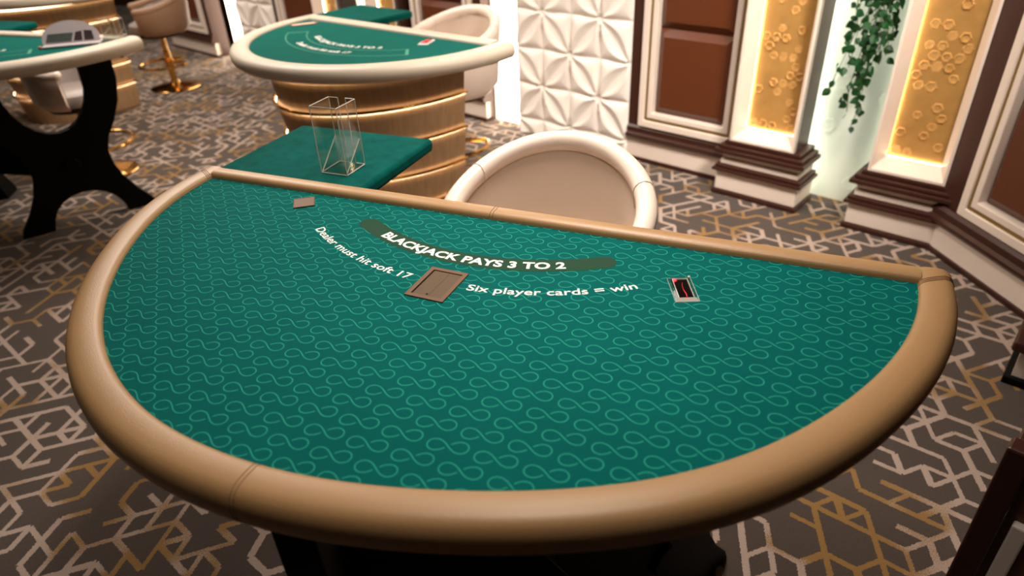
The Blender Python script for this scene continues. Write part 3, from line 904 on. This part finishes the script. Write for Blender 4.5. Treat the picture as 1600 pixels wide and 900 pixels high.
O3 = (-2.67, 4.01); A3 = R(-20)
T3 = empty('blackjack_table', 'cream-railed green table on black legs at the left picture edge', 'table', (O3[0], O3[1], 0), A3)
half_disc_table(T3, 0.70, 0.745, M_PLAIN, M_CREAM, M_CREAM, 0.10, 0.075)
cream_print(T3)
leg_panel(T3, 0.30, -0.21, R(58))
leg_panel(T3, -0.42, -0.30, R(122))
beam(T3, (0.30, -0.21), (-0.42, -0.30), 0.27, 0.46, 0.05)
side_tray(T3, -0.78, 0.10, 0.45, 0.30)
discard_holder('clear acrylic discard holder on the tray at the left picture edge', loc_xy(O3, A3, -0.52, 0.20), A3)
discard_holder('clear acrylic box at the right corner of the black-legged table', loc_xy(O3, A3, 0.66, 0.04), A3, 0.10, 0.06, 0.085, FZ + 0.0185)

# domed rules sign on table 3
sg = empty('rules_sign', 'pale domed sign with printed chart standing on the left table', 'sign', (*loc_xy(O3, A3, 0.53, -0.12), FZ + 0.0005), R(14))
def dome(w_, h_, n=24): return [(-w_ / 2, 0), (w_ / 2, 0)] + [(w_ / 2 * math.cos(PI * k / n), h_ * 0.25 + h_ * 0.75 * math.sin(PI * k / n)) for k in range(n + 1)]
TIL = R(28)
def tilt(off): return lambda p: (p[0], p[1] * math.sin(TIL) + off * math.cos(TIL), 0.012 + p[1] * math.cos(TIL) - off * math.sin(TIL))
dm = MB().prism(dome(0.27, 0.115), (tilt(0.004), tilt(0.0))).build('domed_board', M_PAPER, sg)
MB().prism([(-0.12, 0.01), (0.0, 0.01), (0.015, 0.052), (-0.105, 0.052)], (tilt(0.0), tilt(-0.0015))).build('printed_chart', M_CHART, sg)
MB().prism([(0.012, 0.01), (0.052, 0.01), (0.056, 0.058), (0.026, 0.053)], (tilt(0.0), tilt(-0.0015))).build('printed_photo', M_PHOTO, sg)
MB().prism([(0.062, 0.01), (0.108, 0.01), (0.104, 0.055), (0.066, 0.06)], (tilt(0.0), tilt(-0.0015))).build('printed_photo', M_PHOTO, sg)
MB().box(-0.13, 0.14, -0.05, 0.04, 0.001, 0.012).build('sign_base', M_PAPER, sg, bevel=0.003)
MB().lathe([(0.008, 0.001), (0.008, 0.012), (0.004, 0.014)], 10, -0.142, -0.03).build('red_tip', mat('coral_plastic', srgb(226, 112, 84), 0.4), sg)

A4 = R(-22)
O4 = (-3.62, 6.20)
T4 = empty('blackjack_table', 'distant cream-railed table on oak drum at the top left', 'table', (O4[0], O4[1], 0), A4)
half_disc_table(T4, 0.70, 0.735, M_PLAIN, M_CREAM, M_CREAM, 0.10, 0.075)
drum(T4, 0.545, 0.72, TOPS)

# ------------------------------------------------------------------ chairs
def bucket_chair(label, xy, face, back=0.97, arm=0.80, seat=0.66, rad=0.30, ring=0.24, m_in=M_CHAIRIN, m_out=M_CHAIR, spread=128, m_seat=None, group='pearl leather bucket stools', foot=0.24):
    """barrel-backed stool on a gold pedestal; local -y is the front"""
    t = empty('bucket_stool', label, 'stool', (xy[0], xy[1], 0), face, group)
    n = 48; S = R(spread); th_ = 0.055
    def hgt(a):
        u = abs(a) / S
        k = 0.5 + 0.5 * math.cos(PI * min(1, u * 1.02))
        return arm + (back - arm) * k ** 0.9
    def rr(z): return rad * (0.86 + 0.14 * min(1, max(0, (z - seat + 0.12) / 0.28)))
    def build(prof_fn, name, m):
        vs = []; fs = []; np_ = None
        for k in range(n + 1):
            a = -S + 2 * S * k / n
            pr = prof_fn(a); np_ = len(pr)
            vs += [(r * math.sin(a), r * math.cos(a), z) for r, z in pr]
        for k in range(n):
            for q in range(np_): fs.append((k * np_ + q, k * np_ + (q + 1) % np_, (k + 1) * np_ + (q + 1) % np_, (k + 1) * np_ + q))
        fs += [tuple(range(np_))[::-1], tuple(n * np_ + q for q in range(np_))]
        return MB().add(vs, fs).build(name, m, t, True, angle=70)
    zb = seat - 0.10
    def shell(a):
        h_ = hgt(a)
        return [(rr(zb) - 0.03, zb), (rr(zb + .08) + 0.004, zb + 0.05), (rr(h_), h_ - 0.07), (rr(h_), h_ - 0.03), (rr(h_) - 0.02, h_ - 0.03), (rr(h_) - 0.025, h_ - 0.07), (rr(zb) - 0.045, zb + 0.02)]
    def lining(a):
        h_ = hgt(a)
        return [(rr(zb) - 0.046, zb + 0.02), (rr(h_) - 0.026, h_ - 0.07), (rr(h_) - 0.026, h_ - 0.035), (rr(h_) - 0.043, h_ - 0.045), (rr(h_) - 0.05, h_ - 0.08), (rr(zb) - 0.07, zb + 0.02)]
    def rim(a):
        h_ = hgt(a); c = rr(h_) - 0.026
        return [(c + 0.031 * math.cos(q * PI / 6) , h_ - 0.031 + (0.031 if q in range(0, 7) else 0.034) * math.sin(q * PI / 6)) for q in range(12)]
    build(shell, 'back_shell', m_out); build(lining, 'back_lining', m_in)
    rm = build(rim, 'padded_rim', m_out)
    for s_ in (-1, 1):   # rounded arm ends and upholstery seams
        a = s_ * S; h_ = hgt(a); c = rr(h_) - 0.026
        vs = MB().lathe([(0.0001, -0.031), (0.016, -0.027), (0.027, -0.016), (0.031, 0), (0.027, 0.016), (0.016, 0.027), (0.0001, 0.031)], 12, cap=False)
        o = vs.build('arm_end', m_out, t, True); o.location = (c * math.sin(a), c * math.cos(a), h_ - 0.031)
        a = s_ * S * 0.50; h_ = hgt(a)
        pts = [((rr(h_) - 0.026 + 0.0315 * math.cos(q)) * math.sin(a), (rr(h_) - 0.026 + 0.0315 * math.cos(q)) * math.cos(a), h_ - 0.031 + 0.0315 * math.sin(q)) for q in [R(x) for x in range(0, 181, 20)]]
        pts += [((rr(h_) - 0.0505) * math.sin(a), (rr(h_) - 0.0505) * math.cos(a), h_ - 0.085), ((rr(zb + .1) - 0.064) * math.sin(a), (rr(zb + .1) - 0.064) * math.cos(a), zb + 0.1)]
        MB().tube(pts, 0.0016, 5).build('seam', m_in, t)
    r0 = rad * 0.80
    MB().lathe([(0.02, seat - 0.09), (r0, seat - 0.085), (r0 + 0.008, seat - 0.05), (r0, seat - 0.015), (r0 * 0.85, seat), (0.02, seat + 0.006)], 32).build('seat', m_seat or m_in, t, True)
    MB().lathe([(0.02, seat - 0.13), (r0 * 0.8, seat - 0.125), (r0 * 0.95, seat - 0.09), (0.02, seat - 0.089)], 24).build('seat_pan', M_BLACK, t, True)
    MB().lathe([(0.031, 0.02), (0.031, seat * 0.55), (0.024, seat * 0.56), (0.024, seat - 0.12)], 20).build('pedestal', M_GOLD, t, True)
    MB().lathe([(0.22, 0.0), (0.225, 0.006), (0.215, 0.012), (0.12, 0.024), (0.045, 0.04), (0.033, 0.07)], 40).build('base_disc', M_GOLD, t, True)
    fr = []
    R0 = ring
    for k in range(31):
        a = R(-150 + 300 * k / 30) - PI / 2
        fr.append((R0 * 0.92 * math.cos(a), R0 * 0.92 * math.sin(a) - 0.04, foot))
    fp = MB().tube([(0.0, 0.02, foot + .01)] + fr + [(0.0, 0.02, foot + .01)], 0.0125, 8).build('footrest_ring', M_GOLD, t, True)
    MB().lathe([(0.042, foot - 0.03), (0.042, foot + 0.04)], 18).build('footrest_collar', M_GOLD, t, True)
    return t

bucket_chair('pearl leather bucket stool tucked behind the straight rail of the near table', (0.105, 1.79), A1 + R(2), back=0.98, arm=0.83, rad=0.315)
bucket_chair('pearl leather bucket stool behind the cream table by the relief panel', (-0.30, 4.06), A2 + R(-4), back=1.0, arm=0.87, rad=0.30)
bucket_chair('greige bar stool on gold pedestal in front of the dark panel at far left', (-3.11, 6.62), R(-62), back=0.86, arm=0.74, seat=0.60, m_in=M_SEATGREY, m_seat=M_SEATGREY, m_out=mat('greige_shell', srgb(150, 116, 90), 0.5, bump=.1), foot=0.22)
bucket_chair('grey seated bar stool half hidden behind the black leg panel', (-2.76, 4.45), R(70), back=0.84, arm=0.74, seat=0.58, rad=0.25, ring=0.25, m_in=M_SEATGREY, m_seat=M_SEATGREY, foot=0.22)

# ------------------------------------------------------------------ trailing vine in the niche
vn = wall_thing('trailing_vine', 'green trailing vine hanging in the pale lit niche', 'plant', -1.035, -0.02)
def leaf_mesh():
    pts = [(0, 0), (0.34, 0.18), (0.46, 0.45), (0.3, 0.72), (0, 1.05), (-0.3, 0.72), (-0.46, 0.45), (-0.34, 0.18)]
    vs = [(x, 0.10 * abs(x) * 2 - 0.12 * (y - .4) ** 2, -y) for x, y in pts] + [(0, -0.04, -0.45)]
    return MB().add(vs, [(k, (k + 1) % 8, 8) for k in range(8)]).mesh('leaf', M_LEAF)
lm = leaf_mesh()
rnd = random.Random(5)
strands = []
for k in range(13):
    x0 = rnd.uniform(-0.02, 0.13); zend = [0.47, 0.62, 0.70, 0.55, 0.80, 0.78, 0.85, 0.92, 0.66, 0.74, 0.95, 0.60, 0.88][k]
    xe = [0.02, -0.02, 0.06, 0.01, 0.09, -0.04, 0.11, 0.12, -0.075, 0.05, 0.14, 0.045, -0.06][k]
    pts = []
    N = 10; yy = rnd.uniform(-0.06, 0.04)
    for q in range(N + 1):
        u = q / N
        pts.append((x0 + (xe - x0) * u + 0.018 * math.sin(u * 9 + k), yy + 0.015 * math.cos(u * 7 + k * 2), 1.42 + (zend - 1.42) * u))
    strands.append(pts)
    MB().tube(pts, 0.0018, 5).build('stem', M_STEM, vn)
cnt = 0
for pts in strands:
    Ln = pts[0][2] - pts[-1][2]
    m_ = min(23, int(Ln / 0.036))
    for q in range(m_ + 1):
        u = q / m_ * (len(pts) - 1); i = min(len(pts) - 2, int(u)); f = u - i
        p = Vector(pts[i]).lerp(Vector(pts[i + 1]), f)
        s_ = rnd.uniform(0.032, 0.052)
        inst('leaf', lm, vn, p + Vector((rnd.uniform(-.02, .02), rnd.uniform(-.03, .01), rnd.uniform(-.01, .015))),
             (rnd.uniform(-1.0, 0.5), rnd.uniform(-1.2, 1.2), rnd.uniform(-1.3, 1.3)), (s_, s_, s_))
        cnt += 1
MB().box(-0.12, 0.16, -0.08, 0.03, 1.40, 1.52).build('hanging_trough', M_WHITE, vn, bevel=0.004)
MB().tube([(-0.1, -0.03, 1.52), (-0.1, -0.03, WH)], 0.003, 5).build('hanging_wire', M_GOLDLINE, vn)
MB().tube([(0.14, -0.03, 1.52), (0.14, -0.03, WH)], 0.003, 5).build('hanging_wire', M_GOLDLINE, vn)

# ------------------------------------------------------------------ dark wooden cabinet at lower right
cb = empty('wooden_stand', 'dark brown framed wooden stand at the lower right corner', 'stand', (0.912, 0.905, 0), R(-47))
ST = 0.735
MB().box(0.035, 0.55, 0.03, 0.42, 0.0, ST - 0.012).build('carcass', M_BROWN, cb)
for x, y in ((0.0, 0.0), (0.0, 0.42), (0.52, 0.0), (0.52, 0.42)):
    MB().box(x, x + 0.045, y, y + 0.045, 0.0, ST).build('corner_post', M_BROWNF, cb, bevel=0.006)
MB().box(0.045, 0.52, 0.008, 0.032, ST - 0.05, ST - 0.004).build('top_rail', M_BROWNF, cb, bevel=0.004)
MB().box(0.045, 0.52, 0.008, 0.032, 0.0, 0.06).build('bottom_rail', M_BROWNF, cb, bevel=0.004)
MB().box(0.008, 0.032, 0.045, 0.42, ST - 0.05, ST - 0.004).build('top_rail', M_BROWNF, cb, bevel=0.004)
MB().ring(0.06, 0.505, 0.07, ST - 0.18, 0.03, 0.03, 0.012).build('pale_moulding', M_WHITE, cb, bevel=0.004)
